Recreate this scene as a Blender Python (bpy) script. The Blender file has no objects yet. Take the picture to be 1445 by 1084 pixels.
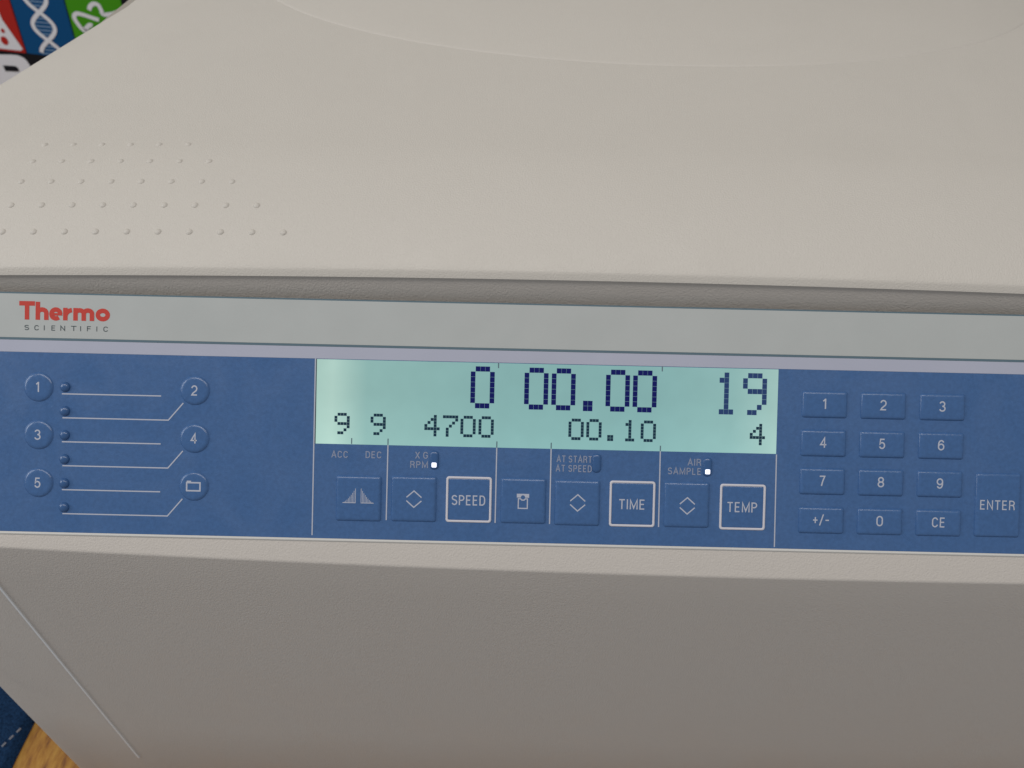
import bpy, math, random
from mathutils import Matrix, Vector, Euler
random.seed(4)
sc = bpy.context.scene
COL = sc.collection
R = math.radians

# ------------------------------------------------------------------ camera
F, CX, CY, DIST = 1134.0, 722.5, 542.0, 0.31          # pixels of the 1445 x 1084 photograph, metres
PHI = R(43.59)                                        # tilt of the control panel from the vertical
PM = Matrix(((1, 0, 0, 0), (0, math.sin(PHI), -math.cos(PHI), 0), (0, math.cos(PHI), math.sin(PHI), 0), (0, 0, 0, 1)))
RC = Matrix.Rotation(0.02257117, 4, 'Z') @ Matrix.Rotation(0.0006768, 4, 'Y') @ Matrix.Rotation(-0.02178612, 4, 'X')
CAMR = PM @ RC
CAMLOC = -(CAMR.to_3x3() @ Vector((0, 0, -1))) * DIST
cam = bpy.data.objects.new('camera', bpy.data.cameras.new('camera'))
COL.objects.link(cam)
cam.matrix_world = Matrix.Translation(CAMLOC) @ CAMR
cam.data.sensor_width = 36.0
cam.data.lens = 36.0 * F / 1445.0
cam.data.clip_start = 0.01
cam.data.clip_end = 50
cam.data.dof.use_dof = True
cam.data.dof.focus_distance = 0.315
cam.data.dof.aperture_fstop = 17.0
sc.camera = cam

# ------------------------------------------------------------------ light
w = bpy.data.worlds.new('World'); sc.world = w; w.use_nodes = True
w.node_tree.nodes['Background'].inputs[0].default_value = (0.98, 0.98, 1.0, 1)
w.node_tree.nodes['Background'].inputs[1].default_value = 0.26

def area(name, loc, target, sx, sy, power, col):
    l = bpy.data.lights.new(name, 'AREA'); l.shape = 'RECTANGLE'; l.size = sx; l.size_y = sy
    l.energy = power; l.color = col
    o = bpy.data.objects.new(name, l); COL.objects.link(o)
    o.location = loc
    o.rotation_euler = (Vector(target) - Vector(loc)).to_track_quat('-Z', 'Y').to_euler()
    return o
area('ceiling_lamp', (-0.05, -0.42, 1.7), (0, 0.1, 0), 2.3, 0.38, 17.5, (1.0, 0.955, 0.905))
area('window_light', (-1.9, -0.35, 1.0), (0, 0, 0), 0.9, 1.1, 12.5, (0.95, 0.98, 1.0))

sc.view_settings.view_transform = 'Standard'
sc.view_settings.look = 'None'
sc.view_settings.exposure = 0.0
sc.view_settings.gamma = 1.0

# ------------------------------------------------------------------ helpers
def ray(px, py):
    return CAMR.to_3x3() @ Vector(((px - CX) / F, -(py - CY) / F, -1.0))
PMI = PM.inverted()
def pan(px, py):
    """pixel -> (x, u) in metres on the plane of the control panel"""
    d = ray(px, py); n = PM.to_3x3() @ Vector((0, 0, 1))
    t = -CAMLOC.dot(n) / d.dot(n)
    q = PMI @ (CAMLOC + d * t)
    return q.x, q.y
def onz(px, py, z):
    d = ray(px, py); return CAMLOC + d * ((z - CAMLOC.z) / d.z)
def ony(px, py, y):
    d = ray(px, py); return CAMLOC + d * ((y - CAMLOC.y) / d.y)
MMPX = 0.2735e-3                                       # metres per pixel on the panel
MM = 0.001

def mat(name, col, rough=0.5, spec=0.4, bscale=0, bdist=0.0, var=0.0, vscale=60, emit=None, estr=0):
    m = bpy.data.materials.new(name); m.use_nodes = True
    nt = m.node_tree; b = nt.nodes['Principled BSDF']
    b.inputs['Base Color'].default_value = (*col, 1)
    b.inputs['Roughness'].default_value = rough
    b.inputs['Specular IOR Level'].default_value = spec
    if emit:
        b.inputs['Emission Color'].default_value = (*emit, 1)
        b.inputs['Emission Strength'].default_value = estr
    if bscale or var:
        g = nt.nodes.new('ShaderNodeNewGeometry')
    if bscale:
        n = nt.nodes.new('ShaderNodeTexNoise'); n.inputs['Scale'].default_value = bscale
        n.inputs['Detail'].default_value = 3; n.inputs['Roughness'].default_value = 0.6
        nt.links.new(g.outputs['Position'], n.inputs['Vector'])
        bp = nt.nodes.new('ShaderNodeBump'); bp.inputs['Strength'].default_value = 1.0
        bp.inputs['Distance'].default_value = bdist
        nt.links.new(n.outputs['Fac'], bp.inputs['Height'])
        nt.links.new(bp.outputs['Normal'], b.inputs['Normal'])
    if var:
        n2 = nt.nodes.new('ShaderNodeTexNoise'); n2.inputs['Scale'].default_value = vscale
        n2.inputs['Detail'].default_value = 4
        nt.links.new(g.outputs['Position'], n2.inputs['Vector'])
        r = nt.nodes.new('ShaderNodeMapRange')
        r.inputs['From Min'].default_value = 0.3; r.inputs['From Max'].default_value = 0.7
        r.inputs['To Min'].default_value = 1 - var; r.inputs['To Max'].default_value = 1 + var
        nt.links.new(n2.outputs['Fac'], r.inputs['Value'])
        mx = nt.nodes.new('ShaderNodeVectorMath'); mx.operation = 'SCALE'
        mx.inputs[0].default_value = col
        nt.links.new(r.outputs[0], mx.inputs['Scale'])
        nt.links.new(mx.outputs[0], b.inputs['Base Color'])
    return m

M = {}
M['shell'] = mat('shell_plastic', (0.585, 0.548, 0.508), 0.55, 0.3, 1300, 0.00023, 0.008, 400)
M['lid'] = mat('lid_plastic', (0.585, 0.555, 0.508), 0.42, 0.5, 1500, 0.00020, 0.008, 400)
M['film'] = mat('label_film', (0.45, 0.475, 0.47), 0.35, 0.45, 2200, 0.00003, 0.02, 50)
M['band'] = mat('pale_band_film', (0.43, 0.45, 0.55), 0.35, 0.45, 2200, 0.00003, 0.02, 50)
M['blue'] = mat('blue_film', (0.053, 0.130, 0.305), 0.34, 0.5, 1500, 0.00007, 0.08, 700)
M['bluekey'] = mat('blue_key_film', (0.053, 0.130, 0.305), 0.22, 0.5, 1500, 0.00005, 0.08, 700)
def smudge(m, lo, hi, scale):
    nt = m.node_tree; b = nt.nodes['Principled BSDF']
    g = nt.nodes.new('ShaderNodeNewGeometry'); n = nt.nodes.new('ShaderNodeTexNoise')
    n.inputs['Scale'].default_value = scale; n.inputs['Detail'].default_value = 5; n.inputs['Distortion'].default_value = 1.2
    r = nt.nodes.new('ShaderNodeMapRange'); r.inputs['From Min'].default_value = .35; r.inputs['From Max'].default_value = .65
    r.inputs['To Min'].default_value = lo; r.inputs['To Max'].default_value = hi
    nt.links.new(g.outputs['Position'], n.inputs['Vector']); nt.links.new(n.outputs['Fac'], r.inputs['Value'])
    nt.links.new(r.outputs[0], b.inputs['Roughness'])
smudge(M['blue'], .26, .50, 38); smudge(M['film'], .28, .45, 30); smudge(M['lid'], .40, .55, 22); smudge(M['shell'], .48, .62, 25)
M['print'] = mat('pale_grey_print', (0.46, 0.49, 0.58), 0.5)
M['printdim'] = mat('dim_grey_print', (0.25, 0.29, 0.40), 0.5)
M['frame'] = mat('white_frame_print', (0.62, 0.61, 0.66), 0.45)
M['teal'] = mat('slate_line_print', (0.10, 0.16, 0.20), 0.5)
M['red'] = mat('red_print', (0.52, 0.045, 0.03), 0.5)
M['dark'] = mat('dark_print', (0.06, 0.08, 0.09), 0.5)
M['edge'] = mat('white_film_edge', (0.68, 0.67, 0.64), 0.4)
M['groove'] = mat('groove_plastic', (0.36, 0.33, 0.29), 0.6)
M['navy'] = mat('navy_segment', (0.008, 0.012, 0.13), 0.6, 0.08)
M['steel'] = mat('slate_blue_segment', (0.03, 0.065, 0.19), 0.6, 0.08)
M['inkteal'] = mat('dark_teal_segment', (0.012, 0.04, 0.075), 0.6, 0.08)
M['led'] = mat('lit_indicator', (0.9, 0.9, 0.95), 0.3, emit=(0.80, 0.84, 1.0), estr=1.05)
M['off'] = mat('unlit_indicator', (0.038, 0.105, 0.26), 0.22, 0.5)

def lcd_mat(x0, x1):
    m = bpy.data.materials.new('backlit_lcd'); m.use_nodes = True
    nt = m.node_tree; b = nt.nodes['Principled BSDF']
    b.inputs['Roughness'].default_value = 0.4; b.inputs['Specular IOR Level'].default_value = 0.2
    tc = nt.nodes.new('ShaderNodeTexCoord'); sp = nt.nodes.new('ShaderNodeSeparateXYZ')
    nt.links.new(tc.outputs['Object'], sp.inputs[0])
    mr = nt.nodes.new('ShaderNodeMapRange'); mr.inputs['From Min'].default_value = x0; mr.inputs['From Max'].default_value = x1
    nt.links.new(sp.outputs['X'], mr.inputs['Value'])
    cr = nt.nodes.new('ShaderNodeValToRGB')                     # lamps of the backlight sit at both ends of the display
    e = cr.color_ramp.elements
    e[0].position = 0.0; e[0].color = (0.36, 0.54, 0.475, 1)
    e[1].position = 1.0; e[1].color = (0.32, 0.50, 0.46, 1)
    for p, c in ((0.035, (0.40, 0.58, 0.51, 1)), (0.11, (0.225, 0.40, 0.375, 1)), (0.4, (0.19, 0.365, 0.355, 1)), (0.7, (0.18, 0.355, 0.35, 1)), (0.9, (0.225, 0.41, 0.395, 1))):
        k = cr.color_ramp.elements.new(p); k.color = c
    nt.links.new(mr.outputs[0], cr.inputs[0])
    n = nt.nodes.new('ShaderNodeTexNoise'); n.inputs['Scale'].default_value = 90
    nt.links.new(tc.outputs['Object'], n.inputs['Vector'])
    mr2 = nt.nodes.new('ShaderNodeMapRange'); mr2.inputs['To Min'].default_value = 0.92; mr2.inputs['To Max'].default_value = 1.08
    nt.links.new(n.outputs['Fac'], mr2.inputs['Value'])
    mr3 = nt.nodes.new('ShaderNodeMapRange'); mr3.inputs['From Min'].default_value = lu0; mr3.inputs['From Max'].default_value = lu0 + 0.02
    mr3.inputs['To Min'].default_value = 1.16; mr3.inputs['To Max'].default_value = 0.98
    nt.links.new(sp.outputs['Y'], mr3.inputs['Value'])
    mu = nt.nodes.new('ShaderNodeMath'); mu.operation = 'MULTIPLY'
    nt.links.new(mr2.outputs[0], mu.inputs[0]); nt.links.new(mr3.outputs[0], mu.inputs[1])
    sv = nt.nodes.new('ShaderNodeVectorMath'); sv.operation = 'SCALE'
    nt.links.new(cr.outputs[0], sv.inputs[0]); nt.links.new(mu.outputs[0], sv.inputs['Scale'])
    b.inputs['Base Color'].default_value = (0.08, 0.13, 0.13, 1)
    nt.links.new(sv.outputs[0], b.inputs['Emission Color'])
    b.inputs['Emission Strength'].default_value = 0.90
    return m

WM = {}
def place(o, parent, wm):
    COL.objects.link(o)
    WM[o.name] = wm
    if parent is not None:
        o.parent = parent
        o.matrix_local = WM[parent.name].inverted() @ wm
    else:
        o.matrix_local = wm
    return o
def mesh(name, verts, faces, m, smooth=False, sharp=None):
    me = bpy.data.meshes.new(name); me.from_pydata([tuple(v) for v in verts], [], faces)
    me.materials.append(m)
    if smooth:
        for p in me.polygons: p.use_smooth = True
        if sharp is not None: me.set_sharp_from_angle(angle=R(sharp))
    me.update()
    return me
def obj(name, me, parent, wm=Matrix()):
    return place(bpy.data.objects.new(name, me), parent, wm)
def thing(name, label, cat, loc):
    o = bpy.data.objects.new(name, None); o.empty_display_size = 0.02
    o['label'] = label; o['category'] = cat
    return place(o, None, Matrix.Translation(loc))
def T(x, u, n=0): return PM @ Matrix.Translation((x, u, n))

def box(x0, x1, y0, y1, z0, z1):
    v = [(x0, y0, z0), (x1, y0, z0), (x1, y1, z0), (x0, y1, z0), (x0, y0, z1), (x1, y0, z1), (x1, y1, z1), (x0, y1, z1)]
    f = [(0, 3, 2, 1), (4, 5, 6, 7), (0, 1, 5, 4), (1, 2, 6, 5), (2, 3, 7, 6), (3, 0, 4, 7)]
    return v, f
def rrect(wd, ht, r, n=4):
    pts = []
    for cx, cy, a0 in ((wd/2-r, ht/2-r, 0), (-wd/2+r, ht/2-r, 90), (-wd/2+r, -ht/2+r, 180), (wd/2-r, -ht/2+r, 270)):
        for i in range(n+1):
            a = R(a0 + 90*i/n); pts.append((cx + r*math.cos(a), cy + r*math.sin(a)))
    return pts
def circ(r, n=32): return [(r*math.cos(2*math.pi*i/n), r*math.sin(2*math.pi*i/n)) for i in range(n)]
def rings(rs, cap=True):
    """rs: list of (outline, height) -> loft with the last one capped"""
    v = []; f = []; n = len(rs[0][0])
    for pts, z in rs: v += [(x, y, z) for x, y in pts]
    for k in range(len(rs)-1):
        for i in range(n):
            j = (i+1) % n
            f.append((k*n+i, k*n+j, (k+1)*n+j, (k+1)*n+i))
    if cap: f.append(tuple((len(rs)-1)*n+i for i in range(n)))
    return v, f

def stroke(polys, wd, v=None, f=None, z0=0.0, dz=0.000012, thick=0.0):
    """list of (points, closed) -> flat print; every stroke a hair above the one before"""
    if v is None: v = []; f = []
    for k, (pts, closed) in enumerate(polys):
        z = z0 + k*dz
        P = [Vector(p) for p in pts]; n = len(P); b = len(v)
        for i in range(n):
            if closed: a, c = P[(i-1) % n], P[(i+1) % n]
            else: a, c = P[max(i-1, 0)], P[min(i+1, n-1)]
            p = P[i]
            d1 = (p-a).normalized() if (p-a).length > 1e-9 else (c-p).normalized()
            d2 = (c-p).normalized() if (c-p).length > 1e-9 else d1
            n1 = Vector((-d1.y, d1.x)); n2 = Vector((-d2.y, d2.x))
            mt = n1+n2
            mt = mt.normalized() if mt.length > 1e-6 else n1
            s = wd/2/max(mt.dot(n1), 0.35)
            v.append((p.x+mt.x*s, p.y+mt.y*s, z)); v.append((p.x-mt.x*s, p.y-mt.y*s, z))
        for i in range(n if closed else n-1):
            j = (i+1) % n
            f.append((b+2*i+1, b+2*j+1, b+2*j, b+2*i))
    return v, f
def arc(cx, cy, rx, ry, a0, a1, n=10):
    return [(cx+rx*math.cos(R(a0+(a1-a0)*i/n)), cy+ry*math.sin(R(a0+(a1-a0)*i/n))) for i in range(n+1)]
def stad(y0=0, y1=1, ry=0.3):
    return arc(.5, y1-ry, .5, ry, 0, 180) + arc(.5, y0+ry, .5, ry, 180, 360)
G = {   # narrow sans letters: (width, strokes) on a unit box
 '0': (.50, [(stad(), True)]),
 '1': (.28, [([(.0, .80), (.35, .86), (.72, 1.0)], False), ([(.80, 1.06), (.80, -.06)], False)]),
 '2': (.48, [(arc(.5, .70, .5, .30, 170, -20) + [(.85, .48), (.25, .2), (.03, .0), (1.06, 0)], False)]),
 '3': (.48, [(arc(.46, .755, .46, .245, 165, -70, 12) + [(.45, .53)], False), ([(.45, .53)] + arc(.48, .26, .52, .26, 78, -165, 12), False)]),
 '4': (.52, [([(.70, -.06), (.70, 1.0), (.0, .27), (1.05, .27)], False)]),
 '5': (.48, [([(.95, 1), (.18, 1), (.08, .50)] + arc(.48, .32, .50, .32, 130, -160, 12), False)]),
 '6': (.50, [(arc(.5, .31, .5, .31, 0, 360, 18)[:-1], True), ([(.0, .31), (.02, .66)] + arc(.52, .70, .46, .30, 172, 20, 8), False)]),
 '7': (.46, [([(-.05, 1), (1, 1), (.62, .5), (.36, -.06)], False)]),
 '8': (.50, [(arc(.5, .75, .44, .25, 0, 360, 16)[:-1], True), (arc(.5, .26, .5, .26, 0, 360, 16)[:-1], True)]),
 '9': (.50, [(arc(.5, .69, .5, .31, 0, 360, 18)[:-1], True), ([(1.0, .69), (.98, .34)] + arc(.48, .30, .46, .30, -8, -160, 8), False)]),
 'A': (.54, [([(-.06, -.06), (.5, 1.04), (1.06, -.06)], False), ([(.2, .32), (.8, .32)], False)]),
 'C': (.50, [(arc(.5, .68, .5, .32, 15, 180, 9) + arc(.5, .32, .5, .32, 180, 345, 9), False)]),
 'D': (.48, [([(0, 0), (0, 1), (.45, 1)] + arc(.45, .66, .55, .34, 90, 0, 6) + arc(.45, .34, .55, .34, 0, -90, 6), True)]),
 'E': (.42, [([(1, 1), (0, 1), (0, 0), (1, 0)], False), ([(0, .52), (.9, .52)], False)]),
 'F': (.42, [([(1, 1), (0, 1), (0, -.06)], False), ([(0, .52), (.9, .52)], False)]),
 'G': (.52, [(arc(.5, .68, .5, .32, 15, 180, 9) + arc(.5, .32, .5, .32, 180, 350, 9) + [(1, .46), (.55, .46)], False)]),
 'I': (.0, [([(0, 1.06), (0, -.06)], False)]),
 'L': (.40, [([(0, 1.06), (0, 0), (1.0, 0)], False)]),
 'M': (.66, [([(0, -.06), (0, 1.0), (.5, .08), (1, 1.0), (1, -.06)], False)]),
 'N': (.50, [([(0, -.06), (0, 1.0), (1, .0), (1, 1.06)], False)]),
 'P': (.46, [([(0, -.06), (0, 1), (.5, 1)] + arc(.5, .74, .5, .26, 90, -90, 8) + [(0, .48)], False)]),
 'R': (.48, [([(0, -.06), (0, 1), (.5, 1)] + arc(.5, .75, .48, .25, 90, -90, 8) + [(0, .50)], False), ([(.5, .50), (.85, .42), (.95, .2), (1.02, -.06)], False)]),
 'S': (.48, [(arc(.5, .755, .48, .245, 20, 215, 10) + [(.5, .51)] + arc(.5, .26, .5, .26, 60, -160, 10), False)]),
 'T': (.48, [([(-.08, 1), (1.08, 1)], False), ([(.5, 1), (.5, -.06)], False)]),
 'X': (.50, [([(-.05, 1.06), (1.05, -.06)], False), ([(1.05, 1.06), (-.05, -.06)], False)]),
 '+': (.46, [([(-.05, .45), (1.05, .45)], False), ([(.5, .80), (.5, .10)], False)]),
 '-': (.36, [([(-.05, .45), (1.05, .45)], False)]),
 '/': (.34, [([(-.1, -.15), (1.1, 1.12)], False)]),
 ' ': (-.02, []),
}
def text_mesh(s, cap, width, m, sw=0.125, gap=0.17, squeeze=None):
    """text centred on the origin, cap height `cap`, stretched to `width` (None: natural)"""
    tot = 0; adv = []
    for i, ch in enumerate(s):
        adv.append(tot); tot += G[ch][0] + sw + (gap if i < len(s)-1 else 0)
    sx = 1.0 if width is None else (width/cap)/tot
    v = []; f = []; kk = 0
    for ch, a in zip(s, adv):
        gw, st = G[ch]
        polys = []
        for pts, cl in st:
            polys.append(([((a + sw/2 + x*gw - tot/2)*sx*cap, (sw/2 + y*(1-sw) - 0.5)*cap) for x, y in pts], cl))
        stroke(polys, sw*cap, v, f, z0=kk*0.000012); kk += len(polys)
    return mesh('legend', v, f, m)

# ------------------------------------------------------------------ the table, the wall
ZT = -0.36
XC = 0.040
YW = 0.756
wood = bpy.data.materials.new('ochre_wood'); wood.use_nodes = True
nt = wood.node_tree; b = nt.nodes['Principled BSDF']; b.inputs['Roughness'].default_value = 0.5
tc = nt.nodes.new('ShaderNodeNewGeometry')
mp = nt.nodes.new('ShaderNodeMapping'); mp.inputs['Scale'].default_value = (260, 60, 40); mp.inputs['Rotation'].default_value = (0, 0, R(-28))
nz = nt.nodes.new('ShaderNodeTexNoise'); nz.inputs['Scale'].default_value = 1.0; nz.inputs['Detail'].default_value = 6; nz.inputs['Roughness'].default_value = .65
cr = nt.nodes.new('ShaderNodeValToRGB'); e = cr.color_ramp.elements
e[0].position = .30; e[0].color = (.16, .05, .012, 1); e[1].position = .72; e[1].color = (.50, .27, .045, 1)
k = e.new(.48); k.color = (.36, .16, .02, 1)
nt.links.new(tc.outputs['Position'], mp.inputs[0]); nt.links.new(mp.outputs[0], nz.inputs['Vector'])
nt.links.new(nz.outputs['Fac'], cr.inputs[0]); nt.links.new(cr.outputs[0], b.inputs['Base Color'])
bp = nt.nodes.new('ShaderNodeBump'); bp.inputs['Distance'].default_value = .0006; nt.links.new(nz.outputs['Fac'], bp.inputs['Height']); nt.links.new(bp.outputs[0], b.inputs['Normal'])
v, f = box(-0.75, 0.70, -0.14, YW-0.002, ZT-0.03, ZT)
o = obj('table_top', mesh('table_top', v, f, wood), None); o['kind'] = 'structure'
v, f = box(-1.4, 1.0, YW, YW+0.08, ZT-0.5, 0.9)
o = obj('wall', mesh('wall', v, f, mat('wall_paint', (.55, .54, .50), .8, bscale=200, bdist=.0004)), None); o['kind'] = 'structure'

# ------------------------------------------------------------------ the centrifuge: root
cen = thing('centrifuge', 'large beige benchtop centrifuge with blue control panel and lit display', 'centrifuge', (XC, 0.2, ZT))

# --- lid
LIPY, LIPZ, LIPH, E0, LL, KC = 0.02538, 0.03089, 0.00316, 0.5601, 0.06606, 0.0642
LC, LS = math.cos(R(65)), math.sin(R(65))            # the lip leans back a little
XCL = 0.070                                            # middle of the lid and housing
def lid_profile(s):
    n = 80; y, z = LIPY + LIPH*LC, LIPZ + LIPH*LS; ds = s/n
    for i in range(n):
        t = min((i+.5)*ds/LL, 1); e = E0*(1-t)
        y += ds*math.cos(e); z += ds*math.sin(e)
    return y, z, E0*(1-min(s/LL, 1))
ZTOP = lid_profile(LL)[1]
YBACK = 0.62
def crease_x(y): return -0.2187 + (min(y, 0.28)-0.0910)*0.157
def edge_x(y): return -0.2595 + (min(max(y, 0.06), 0.28)-0.1488)*0.258
prof = [(LIPY+0.0012, LIPZ, 0), (LIPY, LIPZ+0.0002, 0), (LIPY+(LIPH-0.0007)*LC, LIPZ+(LIPH-0.0007)*LS, 0), (LIPY+LIPH*LC+0.0001, LIPZ+LIPH*LS-0.0001, 0)]
for i in range(0, 34):
    y, z, _ = lid_profile(0.0006 + LL*i/33); prof.append((y, z, 1))
yy = prof[-1][0]
for i in range(1, 13): prof.append((yy + (YBACK-0.02-yy)*i/12, ZTOP, 1))
prof += [(YBACK-0.008, ZTOP-0.004, 1), (YBACK, ZTOP-0.012, 1), (YBACK, LIPZ, 0)]
v = []; f = []; NX = 0
for y, z, top in prof:
    hL = max(z-LIPZ, 0); sh = min(0.0045, 0.32*hL); rr = min(0.006, 0.5*hL)
    xs = []
    xe, xc_ = edge_x(y), crease_x(y)
    sec = [(xe, -hL), (xe, -sh-rr)]
    for a in (30, 60): sec.append((xe + rr*(1-math.cos(R(a))), -sh-rr+rr*math.sin(R(a))))
    sec.append((xe+rr, -sh)); sec.append((xc_-0.004, -sh*0.12)); sec.append((xc_, -sh*0.03)); sec.append((xc_+0.004, 0))
    n = 24; x1 = 2*XCL - (xc_+0.004)
    for i in range(1, n): sec.append((xc_+0.004 + (x1-xc_-0.004)*i/n, 0))
    left = sec[:8]
    sec += [(2*XCL-a, c) for a, c in reversed(left)]
    NX = len(sec)
    for x, dz in sec: v.append((x, y, z + dz - KC*(x-XC)**2))
NP = len(prof)
for j in range(NP-1):
    for i in range(NX-1):
        f.append((j*NX+i, j*NX+i+1, (j+1)*NX+i+1, (j+1)*NX+i))
lid = obj('lid', mesh('lid', v, f, M['lid'], True, 42), cen)
# unseen underside plate added so that no light leaks beneath the lid
vv = []; ff = []
for j in range(2):
    y = LIPY+0.0014 if j == 0 else YBACK-0.004
    for i in range(25):
        xa = edge_x(y)+0.003; x = xa + (2*XCL-2*xa)*i/24
        vv.append((x, y, LIPZ + 0.0004 - KC*(x-XC)**2))
for i in range(24): ff.append((i, 25+i, 26+i, i+1))
obj('lid_light_block', mesh('lid_light_block', vv, ff, M['groove']), lid)
# raised oval cover on the lid
EX, EY, ERX, ERY = 0.075, 0.3215, 0.240, 0.149
def oval(k, dz, n=96, off=0.0):
    out = []
    for i in range(n):
        a = 2*math.pi*i/n
        x = EX + (ERX*k-off)*math.cos(a); y = EY + (ERY*k-off)*math.sin(a)
        out.append((x, y, ZTOP + dz - KC*(x-XC)**2))
    return out
v = []; f = []
lay = [oval(1, -0.0003), oval(1, 0.0003, off=0.0009), oval(1, 0.0005, off=0.002), oval(1, 0.0016, off=0.016), oval(.8, 0.0034), oval(.65, 0.0048), oval(.5, 0.006), oval(.25, 0.0072), oval(.02, 0.0075)]
for l in lay: v += l
for k in range(len(lay)-1):
    for i in range(96):
        j = (i+1) % 96; f.append((k*96+i, k*96+j, (k+1)*96+j, (k+1)*96+i))
f.append(tuple((len(lay)-1)*96+i for i in range(96)))
obj('lid_cover', mesh('lid_cover', v, f, M['lid'], True, 35), lid)
# grip bumps on the left of the lid
bv, bf = rings([(circ(0.00145, 12), -0.0003), (circ(0.00135, 12), 0.00005), (circ(0.00105, 12), 0.00032), (circ(0.0006, 12), 0.00052), (circ(0.0001, 12), 0.0006)])
bump_me = mesh('grip_bump', bv, bf, M['lid'], True)
for i, cnt in enumerate((10, 9, 8, 7, 6)):
    y, z, e_ = lid_profile(0.01517 + 0.01246*i)
    for j in range(cnt):
        x = -0.19925 + 0.01218*j
        wm = Matrix.Translation((x, y, z - KC*(x-XC)**2)) @ Matrix.Rotation(e_, 4, 'X')
        obj('grip_bump', bump_me, lid, wm)

# --- housing: front face, ledge under the panel, sides
PX0, PX1 = -0.255, 0.395                                # panel ends
UP0 = -0.0614                                           # lower edge of the panel film
def u_edge(x):
    X = x*1000; X = max(X, -255)
    return (-72.55 - 0.01322*X + 5.04e-5*X*X)/1000
XCR, XL, XR = -0.2105, -0.2700, 0.4100
xs = [XL, XL+0.002, XL+0.005, XL+0.009]
xs += [XL+0.009 + (XCR-XL-0.009)*i/5 for i in range(1, 6)]
xs += [XCR + (0.3505-XCR)*i/40 for i in range(1, 41)] + [0.365, 0.378, 0.392, XR-0.009, XR-0.005, XR-0.002, XR]
def back(x):
    d = 0.0
    if x < XCR: d += (XCR-x)*0.13
    if x > 0.3505: d += (x-0.3505)*0.13
    t = max(0, 0.009-(x-XL)); d += 0.009 - math.sqrt(max(0.009**2 - t*t, 0)) if t > 0 else 0
    t = max(0, 0.009-(XR-x)); d += 0.009 - math.sqrt(max(0.009**2 - t*t, 0)) if t > 0 else 0
    return d
def P3(x, u, n): return PM @ Vector((x, u, n))
v = []; f = []
for x in xs:
    ue = u_edge(x); bk = back(x)
    e3 = P3(x, ue, -0.0007)                              # virtual sharp edge between ledge and front face
    r = 0.0021
    cs = []
    zb = LIPZ - KC*(x-XC)**2
    cs.append(Vector((x, LIPY+0.0007, zb+0.0002)))
    cs.append(Vector((x, LIPY+0.0003, 0.0125)))
    cs.append((P3(x, 0.028, -0.0032)))
    cs.append((P3(x, UP0-0.0012, -0.0032)))
    cs.append((P3(x, UP0-0.0012, -0.0007)))
    al = math.pi/2 + PHI - math.pi/2                    # turn between ledge and the vertical face = PHI
    d = r*math.tan(al/2)
    upd = PM.to_3x3() @ Vector((0, 1, 0))
    a0 = e3 + upd*d
    cen_ = a0 - (PM.to_3x3() @ Vector((0, 0, 1)))*r
    for i in range(6):
        t = al*i/5; nrm = Vector((0, -math.cos(PHI-t), math.sin(PHI-t)))
        cs.append(cen_ + nrm*r)
    yb = cs[-1].y
    for z in (-0.075, -0.12, -0.17, -0.22, -0.325): cs.append(Vector((x, yb + (e3.z-z)*0.0, z)))
    cs.append(Vector((x, yb+0.0025, -0.331))); cs.append(Vector((x, yb+0.006, ZT+0.022))); cs.append(Vector((x, yb+0.012, ZT+0.012)))
    for q in cs: v.append((q.x, q.y+bk, q.z))
NC = len(cs)
for i in range(len(xs)-1):
    for j in range(NC-1):
        f.append((i*NC+j, i*NC+j+1, (i+1)*NC+j+1, (i+1)*NC+j))
# side walls run straight back
for side, i in ((0, 0), (1, len(xs)-1)):
    b0 = len(v); ex = edge_x(0.28) + 0.012; ex = ex if side == 0 else 2*XCL-ex
    for j in range(NC): v.append((ex, 0.28, v[i*NC+j][2]))
    for j in range(NC): v.append((ex, 0.60, v[i*NC+j][2]))
    for j in range(NC-1):
        for q in ((i*NC+j, b0+j, b0+j+1, i*NC+j+1), (b0+j, b0+NC+j, b0+NC+j+1, b0+j+1)):
            f.append(q if side == 0 else q[::-1])
housing = obj('housing', mesh('housing', v, f, M['shell'], True, 38), cen)
# moulded seam where the front turns to the side, its edge highlight painted pale
ys = P3(XCR, u_edge(XCR), 0).y + 0.0
v, f = box(XCR-0.00042, XCR+0.00042, ys-0.00005, ys+0.002, -0.265, -0.058)
obj('moulding_seam', mesh('moulding_seam', v, f, mat('seam_highlight', (.80, .83, .86), .3)), housing)
fv, ff = rings([(circ(0.018, 20), 0), (circ(0.02, 20), 0.004), (circ(0.016, 20), 0.03)])
foot_me = mesh('rubber_foot', fv, ff, mat('black_rubber', (.03, .03, .03), .7), True, 40)
for x in (-0.2, 0.28):
    for y in (0.03, 0.54):
        obj('rubber_foot', foot_me, cen, Matrix.Translation((x, y, ZT)))

# --- control panel films (print layers lie on them)
U_TOP = sum(pan(x, y)[1] for x, y in ((0, 412.5), (720, 430), (1445, 447.5)))/3
U_L0 = sum(pan(x, y)[1] for x, y in ((0, 475.7), (1445, 508)))/2
U_L1 = sum(pan(x, y)[1] for x, y in ((0, 479), (1445, 511.3)))/2
U_B = sum(pan(x, y)[1] for x, y in ((0, 496.5), (1445, 528)))/2
def film(name, u0, u1, m, n1=0.0, n0=-0.0025, x0=PX0, x1=PX1, parent=cen):
    v, f = box(x0, x1, u0, u1, n0, n1)
    return obj(name, mesh(name, v, f, m), parent, PM)
blue = film('control_panel', UP0, U_B-0.00002, M['blue'])
band = film('pale_band', U_B+0.00002, U_L1-0.00002, M['band'], n1=-0.00001)
line = film('slate_line', U_L1+0.00002, U_L0-0.00002, M['teal'], n1=-0.00006)
strip = film('brand_strip', U_L0+0.00002, U_TOP, M['film'])
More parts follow.
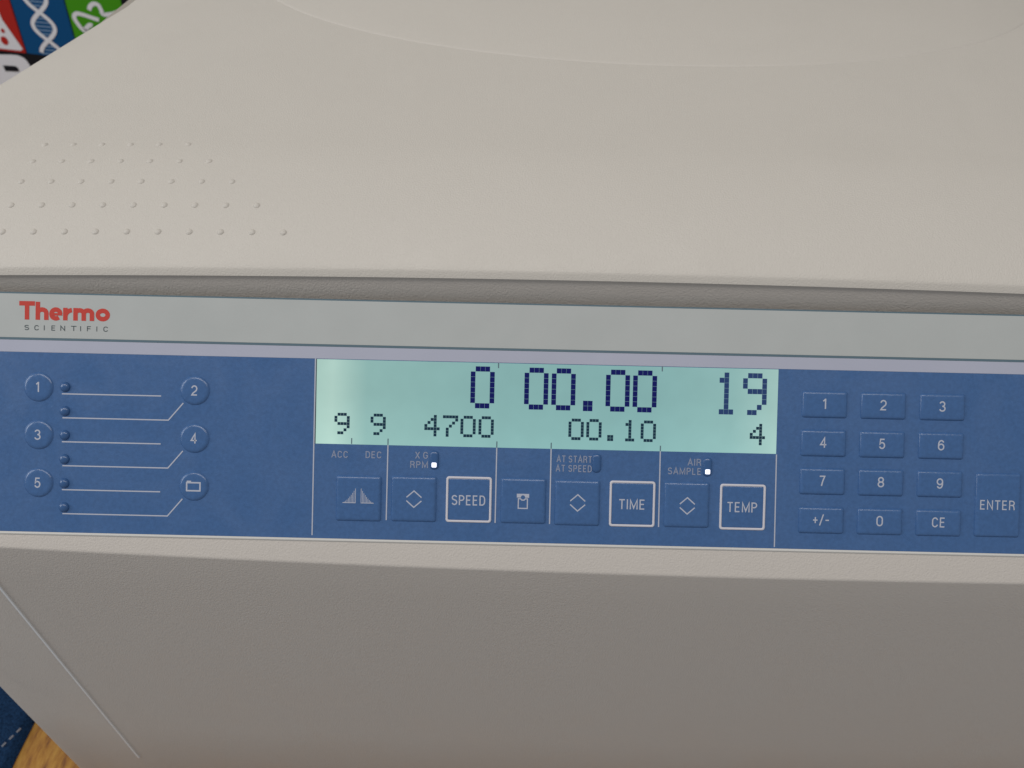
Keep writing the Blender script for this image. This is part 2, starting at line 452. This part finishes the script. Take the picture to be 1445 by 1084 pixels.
pe = [(UP0-0.00003, -0.0028), (UP0-0.00003, 0.00006), (UP0-0.0007, 0.0001), (UP0-0.0009, 0.00002), (UP0-0.0018, -0.0010), (UP0-0.0018, -0.0028)]
v = [(x, a, c) for x in (PX0, PX1) for a, c in pe]
f = [(i, i+1, 7+i, 6+i) for i in range(5)]
obj('panel_edge', mesh('panel_edge', v, f, M['edge']), cen, PM)
film('panel_top_shade', U_TOP+0.00002, U_TOP+0.0006, M['teal'], n1=-0.0002)  # dark strip painting the shade in the groove above the panel

# ------------------------------------------------------------------ lettering on the brand strip
LN = 0.00006
def lines_on(parent, name, polys_px, wpx, m, n=LN):
    polys = [([pan(*p) for p in pts], False) for pts in polys_px]
    v, f = stroke(polys, wpx*MMPX)
    return obj(name, mesh(name, v, f, m), parent, PM @ Matrix.Translation((0, 0, n)))
# brand word, drawn with heavy strokes
bx0, bub = pan(27, 450.8); bx1, _ = pan(155, 453.6)
cap = 25.4*MMPX; sw = 0.25; h = sw/2
def heavy(polys, name, x0, x1, thin=()):
    v = []; f = []
    X0, X1 = pan(x0, 450)[0], pan(x1, 450)[0]
    pl = [([(X0 + x*(X1-X0), bub + y*cap) for x, y in pts], c) for pts, c in polys]
    stroke(pl, sw*cap, v, f)
    stroke([([(X0 + x*(X1-X0), bub + y*cap) for x, y in pts], False) for pts in thin], 0.13*cap, v, f, z0=0.00006)
    # part of the strokes run out of the box sideways by design: inset handled in the coordinates
    o = obj(name, mesh(name, v, f, M['red']), strip, PM @ Matrix.Translation((0, 0, LN)))
    return o
xh = 0.70
def ix(w_): return h*cap/(w_*MMPX)                      # half stroke as a share of a letter's width
a = ix(22); heavy([([(0, 1-h*.82), (1, 1-h*.82)], False), ([(.5, 1-h), (.5, 0)], False)], 'brand_letter', 27.1, 49.2)
a = ix(18.5); heavy([([(a, 1), (a, 0)], False), ([(a, .30)] + arc(.5, .38, .5-a, xh-h-.38, 180, 0, 8) + [(1-a, 0)], False)], 'brand_letter', 50.2, 68.6)
a = ix(18); heavy([(arc(.5, .345, .5-a*.92, .345+.015-h*.92, 0, 312, 18), False)], 'brand_letter', 69.6, 88, thin=[[(a, .33), (1-a*.05, .33)]])
a = ix(14); heavy([([(a, xh), (a, 0)], False), (arc(1.0, .22, 1-a, xh-h-.22, 180, 95, 6), False)], 'brand_letter', 89.3, 102.3)
a = ix(29.5); heavy([([(a, xh), (a, 0)], False), ([(a, .30)] + arc((.5+a)/2, .40, (.5-a)/2, xh-h-.40, 180, 0, 8) + [(.5, 0)], False), ([(.5, .30)] + arc((1.5-a)/2, .40, (.5-a)/2, xh-h-.40, 180, 0, 8) + [(1-a, 0)], False)], 'brand_letter', 103.4, 133)
a = ix(20); heavy([(arc(.5, .345, .5-a, .345+.01-h, 0, 360, 22)[:-1], True)], 'brand_letter', 134.8, 155.3)
for ch, xa, xb in (('S', 34.2, 41.4), ('C', 48.4, 55.2), ('I', 61.8, 63.2), ('E', 72.4, 78.5), ('N', 85, 92.2), ('T', 99.8, 108.4), ('I', 113, 114.5), ('F', 122.5, 129), ('I', 136, 137.4), ('C', 145.7, 152.8)):
    xm = (xa+xb)/2; x_, u_ = pan(xm, 462.2 + (xm-35)*0.0215)
    me = text_mesh(ch, 7.3*MMPX, None if ch == 'I' else (xb-xa)*MMPX, M['dark'], sw=0.15)
    obj('subtitle_letter', me, strip, T(x_, u_, LN))

# ------------------------------------------------------------------ left key field
def key_round(px, py, legend):
    x, u = pan(px, py)
    k = obj('round_key', round_me, cen, T(x, u))
    if legend == 'folder':
        s = MMPX
        polys = [([(-9.4*s, -6.2*s), (-9.4*s, 5.2*s), (9.4*s, 5.2*s), (9.4*s, -6.2*s)], True), ([(-9.4*s, 6.9*s), (-3.2*s, 6.9*s)], False)]
        v, f = stroke(polys, 2.1*s)
        me = mesh('folder_symbol', v, f, M['print'])
        obj('folder_symbol', me, k, T(x, u, 0.00084))
    else:
        obj('legend', text_mesh(legend, 14.6*MMPX, None, M['print'], sw=0.13), k, T(x, u, 0.00084))
    return k
v, f = rings([(circ(.0058, 40), -.00008), (circ(.00560, 40), .00018), (circ(.00530, 40), .00045), (circ(.0049, 40), .00064), (circ(.0044, 40), .00076), (circ(.0037, 40), .0008)])
round_me = mesh('round_key', v, f, M['bluekey'], True, 45)
for px, py, t in ((54.8, 546, '1'), (275.4, 551, '2'), (54.8, 613.3, '3'), (274.8, 618.5, '4'), (54.6, 680.8, '5'), (274, 686, 'folder')):
    key_round(px, py, t)
v, f = rings([(circ(.00195, 20), -.0001), (circ(.0019, 20), .0004), (circ(.0016, 20), .0009), (circ(.0010, 20), .00125), (circ(.0001, 20), .0014)])
dome_me = mesh('indicator_dome', v, f, M['off'], True)
for i in range(6):
    x, u = pan(92.3-0.32*i, 546+33.92*i)
    obj('indicator_dome', dome_me, cen, T(x, u))
for i in range(3):
    dy = 67.6*i; dx = -0.7*i
    lines_on(blue, 'printed_line', [[(87.4, 555.8+dy), (227.5+dx, 558.9+dy)]], 1.7, M['print'])
    lines_on(blue, 'printed_line', [[(88.2, 589.6+dy), (237.6+dx, 593+dy), (258.8+dx, 568.8+dy)]], 1.7, M['print'])

# ------------------------------------------------------------------ display
lx0 = (pan(446.6, 505.4)[0] + pan(444.8, 626)[0])/2 + .0002; lx1 = (pan(1098.2, 521)[0] + pan(1095.5, 640.6)[0])/2
lu1 = U_B - 0.00018; lu0 = (pan(447, 626)[1] + pan(1095, 640.6)[1])/2
v, f = box(lx0, lx1, lu0, lu1, -0.0004, 0.00005)
lcd = obj('display', mesh('display', v, f, lcd_mat(lx0, lx1)), cen, PM)
v, f = box(lx0-0.0005, lx0-0.00003, lu0, lu1, -0.0004, 0.00003)  # dark line painting the recess shade along the display's left side
obj('display_edge_shade', mesh('display_edge_shade', v, f, M['dark']), lcd, PM)
B0 = ['.XXX.', 'X...X', 'X...X', 'X...X', 'X...X', 'X...X', 'X...X', '.XXX.']
B1 = ['.X.', 'XX.', '.X.', '.X.', '.X.', '.X.', '.X.', 'XXX']
B9 = ['.XXX.', 'X...X', 'X...X', '.XXXX', '....X', '....X', '...X.', '.XX..']
S0 = B0[:6] + B0[7:]
S1 = B1[:6] + B1[7:]
S9 = ['.XXX.', 'X...X', 'X...X', '.XXXX', '....X', '...X.', '.XX..']
S4 = ['...X.', '..XX.', '.X.X.', 'X..X.', 'XXXXX', '...X.', '...X.']
S7 = ['XXXXX', '....X', '...X.', '..X..', '.X...', '.X...', '.X...']
DOT = ['XX', 'XX']
def digit(rows, px, py, big, m):
    pw, ph = (6.80*MMPX, 7.42*MMPX) if big else (4.36*MMPX, 4.36*MMPX)
    g = 0.965 if big else 0.94
    nr, nc = len(rows), len(rows[0]); v = []; f = []
    for r_, row in enumerate(rows):
        for c_, ch in enumerate(row):
            if ch != 'X': continue
            cx = (c_-(nc-1)/2)*pw; cy = ((nr-1)/2-r_)*ph; b0 = len(v)
            v += [(cx-pw*g/2, cy-ph*g/2, 0), (cx+pw*g/2, cy-ph*g/2, 0), (cx+pw*g/2, cy+ph*g/2, 0), (cx-pw*g/2, cy+ph*g/2, 0)]
            f.append((b0, b0+1, b0+2, b0+3))
    x, u = pan(px, py)
    obj('display_digit', mesh('display_digit', v, f, m), lcd, T(x, u, 0.0001))
for rows, px, py in ((B0, 680.9, 546.8), (B0, 756.8, 548.6), (B0, 795.2, 549.6), (DOT, 829.3, 573), (B0, 871.7, 551.5), (B0, 909.9, 552.5)): digit(rows, px, py, True, M['navy'])
for rows, px, py in ((B1, 1025, 555.4), (B9, 1065, 556.4)): digit(rows, px, py, True, M['steel'])
for rows, px, py in ((S9, 482.7, 597.8), (S9, 533.6, 599), (S4, 609.7, 600.7), (S7, 635.6, 601.4), (S0, 660.5, 602), (S0, 686, 602.7), (S0, 812.9, 606), (S0, 838.1, 606.6), (DOT, 861, 618.2), (S1, 888.8, 607.9), (S0, 914.8, 608.7), (S4, 1068.7, 613.2)):
    digit(rows, px, py, False, M['inkteal'])
for a_, b_ in (((496.4, 618.3), (496.2, 626.5)), ((547.7, 619), (547.5, 627.8)), ((701.2, 623), (701, 631.5)), ((777.9, 624.8), (777.7, 633)), ((931.9, 629), (931.7, 636.5)), ((703.6, 512.2), (703.5, 519.6)), ((934.6, 517.3), (934.5, 524.3))):
    lines_on(lcd, 'display_tick', [[a_, b_]], 1.6, M['teal'], n=0.0001)
for pts in ([(547.5, 628.3), (545, 734)], [(701, 632), (698.6, 738)], [(777.7, 633.6), (775.4, 739.5)], [(931.7, 637), (929.2, 743.8)], [(445.3, 506), (440.4, 755.2)], [(1095.6, 641.4), (1092.6, 772)]):
    lines_on(blue, 'divider_line', [pts], 1.7, M['print'], n=0.00009)

# ------------------------------------------------------------------ square keys
SQ = 64.6*MMPX
def sq_mesh(wd, ht, m, bev=1.0):
    q = lambda o, r: rrect(wd-2*o, ht-2*o, r)
    v, f = rings([(q(0, .0009), -.00008), (q(.00018*bev, .0009), .00022), (q(.00042*bev, .0008), .00052), (q(.00075*bev, .0007), .00074), (q(.0012*bev, .0006), .00086), (q(.0018*bev, .0006), .0009)])
    return mesh('square_key', v, f, m, True, 45)
sq_me = sq_mesh(SQ, SQ*1.01, M['bluekey'])
plain = {'step': (506.3, 703.2), 'rpm': (584, 704), 'rotor': (738.4, 706.6), 'start': (814.4, 709.4), 'air': (968.6, 712.2)}
def sym(parent, name, polys, wpx, x, u, n=0.00094, m=None):
    v, f = stroke([([(a*MMPX, b*MMPX) for a, b in p], c) for p, c in polys], wpx*MMPX)
    return obj(name, mesh(name, v, f, m or M['print']), parent, T(x, u, n))
keys = {}
for kname, (px, py) in plain.items():
    x, u = pan(px, py); keys[kname] = (obj('square_key', sq_me, cen, T(x, u)), x, u)
for kname, cy_ in (('rpm', 703.9), ('start', 709.2), ('air', 713.4)):
    k, x, u = keys[kname]; px = plain[kname][0] + .5; x2, u2 = pan(px, cy_)
    sym(k, 'chevron', [([(-10.6, 2.4), (0, 11.6), (10.6, 2.4)], False)], 1.7, x2, u2)
    sym(k, 'chevron', [([(-10.6, -2.4), (0, -11.6), (10.6, -2.4)], False)], 1.7, x2, u2)
k, x, u = keys['step']; x2, u2 = pan(506, 709)
for s in (-1, 1):
    v = []; f = []
    for i in range(9):
        xa = s*(4 + i*1.95); hgt = 19.5*(1-i/9.0)**1.55 + 0.6
        stroke([([(xa*MMPX, 0), (xa*MMPX, hgt*MMPX)], False)], 0.8*MMPX, v, f)
    stroke([([(s*3.6*MMPX, -.2*MMPX), (s*22*MMPX, -.2*MMPX)], False)], 1.0*MMPX, v, f, z0=.00001)
    obj('ramp_symbol', mesh('ramp_symbol', v, f, M['print']), k, T(x2, u2, .00094))
k, x, u = keys['rotor']; x2, u2 = pan(737.8, 707)
pts = [(-8.7, 10.6), (8.7, 10.6), (8.7, 5.2), (3.2, 5.2)] + [(3.0*math.cos(R(t)), 5.6+3.0*math.sin(R(t))) for t in range(0, 181, 20)] + [(-3.2, 5.2), (-8.7, 5.2)]
obj('bucket_symbol', mesh('bucket_symbol', [(a*MMPX, b*MMPX, 0) for a, b in pts], [tuple(range(len(pts)-1, -1, -1))], M['print']), k, T(x2, u2, .00094))
sym(k, 'bucket_symbol', [([(-3.4, 3.6), (-6.4, 3.6), (-6.4, -10), (6.4, -10), (6.4, 3.6), (3.4, 3.6), (1.6, 1.8), (-1.6, 1.8)], True)], 1.6, x2, u2, n=.00096)
def ring_mesh(wd, ht, t, m):
    o0 = rrect(wd, ht, .0011); o1 = rrect(wd-.0003, ht-.0003, .001); i1 = rrect(wd-2*t+.0003, ht-2*t+.0003, .0006); i0 = rrect(wd-2*t, ht-2*t, .0005)
    v, f = rings([(o0, -.0001), (o0, .00022), (o1, .00036), (i1, .00036), (i0, .00022), (i0, -.0001)], cap=False)
    return mesh('key_frame', v, f, m, True, 50)
fr_me = ring_mesh(SQ*1.0, SQ*1.005, 3.2*MMPX, M['frame'])
pl_me = mesh('framed_key', *rings([(rrect(SQ-.0014, SQ-.0014, .0006), -.0001), (rrect(SQ-.0017, SQ-.0017, .0006), .00012), (rrect(SQ-.0026, SQ-.0026, .0006), .00016)]), M['bluekey'], True, 50)
for px, py, t, tw, tx, ty in ((661.5, 705, 'SPEED', 47.5, 661, 706), (892, 711.1, 'TIME', 37, 891.6, 711.7), (1047.6, 715.6, 'TEMP', 42.5, 1047, 715.8)):
    x, u = pan(px, py); k = obj('framed_key', pl_me, cen, T(x, u))
    obj('key_frame', fr_me, k, T(x, u))
    x2, u2 = pan(tx, ty)
    obj('legend', text_mesh(t, 14.4*MMPX, tw*MMPX, M['print'], sw=.125), k, T(x2, u2, .0002))

# small captions and their indicator lamps
for t, xa, xb, y in (('ACC', 467.8, 491.2, 641.2), ('DEC', 515.8, 538.6, 641.8), ('X G', 586, 604, 642.5), ('RPM', 578.8, 604, 655.7), ('AT START', 785.6, 835.4, 648), ('AT SPEED', 784.2, 835, 661.2), ('AIR', 970.4, 989.4, 652.4), ('SAMPLE', 942.2, 989.6, 665)):
    x, u = pan((xa+xb)/2, y)
    obj('caption', text_mesh(t, 9.9*MMPX, (xb-xa)*MMPX, M['printdim'], sw=.15), blue, T(x, u, LN))
well_me = mesh('indicator_well', *rings([(rrect(.0037, .0074, .0016), -.0001), (rrect(.0034, .0071, .0015), .0003), (rrect(.0027, .0064, .0012), .0006), (rrect(.0014, .0050, .0006), .00075)]), M['off'], True, 50)
led_me = mesh('indicator_lamp', *rings([(rrect(.0019, .0019, .0004), 0), (rrect(.0018, .0018, .0004), .00012)]), M['led'])
for px, y0, y1, lit in ((613, 642.7, 656, True), (842, 646.8, 660.6, False), (998.4, 652.6, 665.6, True)):
    x, u0 = pan(px, y0); _, u1 = pan(px, y1)
    wl = obj('indicator_well', well_me, cen, T(x, (u0+u1)/2))
    if lit: obj('indicator_lamp', led_me, wl, T(x, u1, .0007))

# ------------------------------------------------------------------ number pad
cols = [[(1164, 571), (1161, 625), (1160, 678.6), (1158.5, 734)], [(1246.6, 572.8), (1244.2, 627.6), (1242, 681.5), (1241, 736)], [(1330.2, 574.6), (1327.8, 629.3), (1325, 683.3), (1322.8, 737.7)]]
cx_ = [sum(pan(*p)[0] for p in c)/4 for c in cols]
cu_ = [sum(pan(*cols[c][r_])[1] for c in range(3))/3 for r_ in range(4)]
num_me = sq_mesh(64.2*MMPX, 38.2*MMPX, M['bluekey'], 0.85); num_me.name = 'number_key'
names = [['1', '2', '3'], ['4', '5', '6'], ['7', '8', '9'], ['+/-', '0', 'CE']]
for r_ in range(4):
    for c in range(3):
        k = obj('number_key', num_me, cen, T(cx_[c], cu_[r_]))
        t = names[r_][c]
        ly = pan(1162, (569.9, 624, 677.8, 733)[r_])
        obj('legend', text_mesh(t, (14.8 if len(t) == 1 else 14.2)*MMPX, {'+/-': 23.5*MMPX, 'CE': 18.5*MMPX}.get(t), M['print'], sw=.13 if len(t) == 1 else .125), k, T(cx_[c]-.0003, cu_[r_]+.0003, .00094))
x, u = pan(1407, 712.8)
k = obj('enter_key', sq_mesh(64.2*MMPX, 91*MMPX, M['bluekey'], 0.8), cen, T(x, u))
x2, u2 = pan(1405.4, 712.3)
obj('legend', text_mesh('ENTER', 13.6*MMPX, 48.8*MMPX, M['print'], sw=.125), k, T(x2, u2, .00094))

# ------------------------------------------------------------------ poster on the wall behind
YP = 0.750
ROLL = R(-5.2)
pc = ony(38, 75, YP)
PMX = Matrix.Translation(pc) @ Matrix.Rotation(math.pi/2, 4, 'X') @ Matrix.Rotation(ROLL, 4, 'Z')   # local x right, y up, z to the room
PMXI = PMX.inverted()
def pp(px, py):
    q = PMXI @ ony(px, py, YP); return q.x, q.y
post = thing('poster', 'black poster with red, blue and green science tiles behind the beige machine', 'poster', tuple(PMX @ Vector((0.0, -0.14, 0))))
def pmat(n, c): return mat('poster_'+n, c, .6, .08)
PB, PR, PBL, PG, PW = pmat('black', (.012, .012, .016)), pmat('red', (.42, .025, .02)), pmat('blue', (.006, .075, .22)), pmat('green', (.06, .30, .012)), pmat('white', (.74, .76, .82))
v, f = box(-0.26, 0.30, -0.14, 0.16, -0.004, 0)
obj('backing', mesh('backing', v, f, PB), post, PMX)
def sheet(name, pts, m, z, parent=post):
    n = len(pts)
    v = [(x, y, z-.0003) for x, y in pts] + [(x, y, z) for x, y in pts]
    f = [tuple(range(n, 2*n))] + [(i, (i+1) % n, n+(i+1) % n, n+i) for i in range(n)]
    return obj(name, mesh(name, v, f, m), parent, PMX)
tw = pp(98, 26)[0]; gw = pp(171, 4)[0]
red = sheet('red_tile', [(-0.064, 0), (-0.0008, 0), (-0.0008, .088), (-0.064, .088)], PR, .0005)
blu = sheet('blue_tile', [(0.0008, 0), (tw-.0008, 0), (tw-.0008, .088), (0.0008, .088)], PBL, .0005)
grn = sheet('green_tile', [(tw+.0008, 0), (gw, 0), (gw, .088), (tw+.0008, .088)], PG, .0005)
# flask with bubbles on the red tile
fl = [pp(*p) for p in ((33, 72), (0, 68))]
flask = [pp(33.5, 70), (pp(33.5, 70)[0]-.004, .0025), (-.06, .0025), (-.062, .006), (-.040, .052), (-.040, .075), (-.028, .075), (-.028, .052)]
flask = [pp(32.5, 69), (pp(30, 72)[0], .0025), (-.0615, .0025), (-.0615, .007)] + [(-.044, .048), (-.044, .074), (-.030, .074)] + [pp(-3, 12), pp(3, 27)]
sheet('flask', flask[::-1][::-1], PW, .0009, red)
for px, py, r_ in ((7, 57, .0052), (4.5, 43, .0026), (-14, 50, .004)):
    x, y = pp(px, py); sheet('bubble', [(x+r_*a/.001*.8, y+r_*b_/.001) for a, b_ in circ(.001, 16)], PR, .0013, red)
# double helix on the blue tile
import math as _m
ca = pp(45, 0); ax = [pp(*p) for p in ((62, 36),)]
# helix axis through the crossing points seen in the photograph
x_1 = pp(56, 17); x_2 = pp(68.5, 57)
dx_, dy_ = x_2[0]-x_1[0], x_2[1]-x_1[1]; Lh = _m.hypot(dx_, dy_)
tx, ty = dx_/Lh, dy_/Lh; nx, ny = -ty, tx
amp = .0125
def hel(t, s): 
    o = s*amp*_m.sin(_m.pi*t)
    return (x_1[0]+tx*Lh*t+nx*o, x_1[1]+ty*Lh*t+ny*o)
for s in (-1, 1):
    pts = [hel(-0.95+2.62*i/52, s) for i in range(53)]
    pts = [p for p in pts if p[1] > .002]
    v, f = stroke([(pts, False)], .0046)
    obj('helix_strand', mesh('helix_strand', v, f, PW), blu, PMX @ Matrix.Translation((0, 0, .0009 + .0003*(s+1)/2)))
rung = pmat('rung', (.22, .34, .50))
for k_ in range(-1, 2):
    for i in range(5):
        t = k_ + .22 + .14*i
        a_, b_ = hel(t, 1), hel(t, -1)
        if min(a_[1], b_[1]) < .002: continue
        v, f = stroke([([a_, b_], False)], .0013)
        obj('helix_rung', mesh('helix_rung', v, f, rung), blu, PMX @ Matrix.Translation((0, 0, .0007)))
# leaf-like scribble on the green tile
def spl(pts, n=8):
    out = []
    for i in range(len(pts)-1):
        p0 = Vector(pts[max(i-1, 0)]); p1 = Vector(pts[i]); p2 = Vector(pts[i+1]); p3 = Vector(pts[min(i+2, len(pts)-1)])
        for j in range(n):
            t = j/n
            q = 0.5*((2*p1) + (-p0+p2)*t + (2*p0-5*p1+4*p2-p3)*t*t + (-p0+3*p1-3*p2+p3)*t**3)
            out.append((q.x, q.y))
    out.append(tuple(pts[-1])); return out
for nm, pts in (('loop', [(140, 28), (128, 24), (116, 20), (108, 19), (105, 24), (110, 33), (118, 42), (128, 46)]), ('leaf', [(126, 14), (128, 8), (133, 5), (139, 7), (143, 14), (146, 20), (156, 20), (166, 17), (178, 10)]), ('stalk', [(120, 42), (127, 35), (131, 36)])):
    v, f = stroke([(spl([pp(*p) for p in pts]), False)], .0048)
    obj('white_outline', mesh('white_outline', v, f, PW), grn, PMX @ Matrix.Translation((0, 0, .0009)))
# white letter below the tiles
lt = [pp(*p) for p in ((0, 77), (20, 77.5), (30, 80), (38, 86), (46, 100), (48, 112))]
pts = [(-.075, lt[0][1]-.001)] + spl(lt, 5) + [(lt[-1][0]-.002, -.06), (-.01, -.085), (-.075, -.085)]
sheet('white_letter', pts[::-1], PW, .0005)
hole = [pp(*p) for p in ((4.5, 92), (22, 93), (26, 96), (27.5, 101), (8, 100))]
sheet('letter_counter', hole[::-1], PB, .0009)

# ------------------------------------------------------------------ blue stitched cloth beside the machine
denim = bpy.data.materials.new('blue_denim'); denim.use_nodes = True
nt = denim.node_tree; b = nt.nodes['Principled BSDF']; b.inputs['Roughness'].default_value = .9; b.inputs['Specular IOR Level'].default_value = .1
g = nt.nodes.new('ShaderNodeNewGeometry'); n1 = nt.nodes.new('ShaderNodeTexNoise'); n1.inputs['Scale'].default_value = 900; n1.inputs['Detail'].default_value = 3
cr = nt.nodes.new('ShaderNodeValToRGB'); cr.color_ramp.elements[0].position = .3; cr.color_ramp.elements[0].color = (.003, .012, .035, 1); cr.color_ramp.elements[1].position = .75; cr.color_ramp.elements[1].color = (.016, .052, .13, 1)
nt.links.new(g.outputs['Position'], n1.inputs['Vector']); nt.links.new(n1.outputs['Fac'], cr.inputs[0]); nt.links.new(cr.outputs[0], b.inputs['Base Color'])
bp = nt.nodes.new('ShaderNodeBump'); bp.inputs['Distance'].default_value = .0004; nt.links.new(n1.outputs['Fac'], bp.inputs['Height']); nt.links.new(bp.outputs[0], b.inputs['Normal'])
cl = thing('folded_cloth', 'dark blue cloth with white dashed stitching on the wooden table', 'cloth', (-0.40, 0.0, ZT))
CLX = (onz(41, 1032, ZT).x + onz(18, 1084, ZT).x)/2 + 0.001
v = []; f = []
NXc, NYc = 60, 60
TH = 0.006
for j in range(NYc+1):
    for i in range(NXc+1):
        s = i/NXc
        y = -0.125 + 0.30*j/NYc
        xe = CLX + 0.0012*math.sin(y*60) 
        x = -0.56 + (xe+0.56)*(1-(1-s)**1.0)
        d = min((xe-x), x+0.56, y+0.125, 0.175-y)
        hh = TH*math.sqrt(max(0, 1-(1-min(d/0.006, 1))**2))
        z = ZT + 0.0006 + hh + (0.0012*math.sin(x*70+1)*math.sin(y*45) if d > 0.006 else 0)
        v.append((x, y, z))
# finer edge column
for j in range(NYc):
    for i in range(NXc):
        a = j*(NXc+1)+i; f.append((a, a+1, a+NXc+2, a+NXc+1))
cl_o = obj('cloth_fold', mesh('cloth_fold', v, f, denim, True), cl)
stm = mat('stitch_thread', (.34, .36, .42), .8)
p0 = onz(25, 1032, ZT+TH+.001); p1 = onz(0, 1056, ZT+TH+.001)
dv = (p1-p0)
for i in range(14):
    t = -0.18 + 0.42*i
    a_ = p0+dv*t; b_ = p0+dv*(t+.24); d2 = (b_-a_).normalized(); nn = Vector((-d2.y, d2.x, 0))*.0006
    zz = Vector((0, 0, .0011))
    if a_.y < -0.11: continue
    v = [a_-nn, b_-nn, b_+nn, a_+nn, (a_+d2*.0005)+zz, (b_-d2*.0005)+zz]
    f = [(0, 1, 5, 4), (1, 2, 5), (2, 3, 4, 5), (3, 0, 4)]
    obj('stitch', mesh('stitch', v, f, stm), cl)
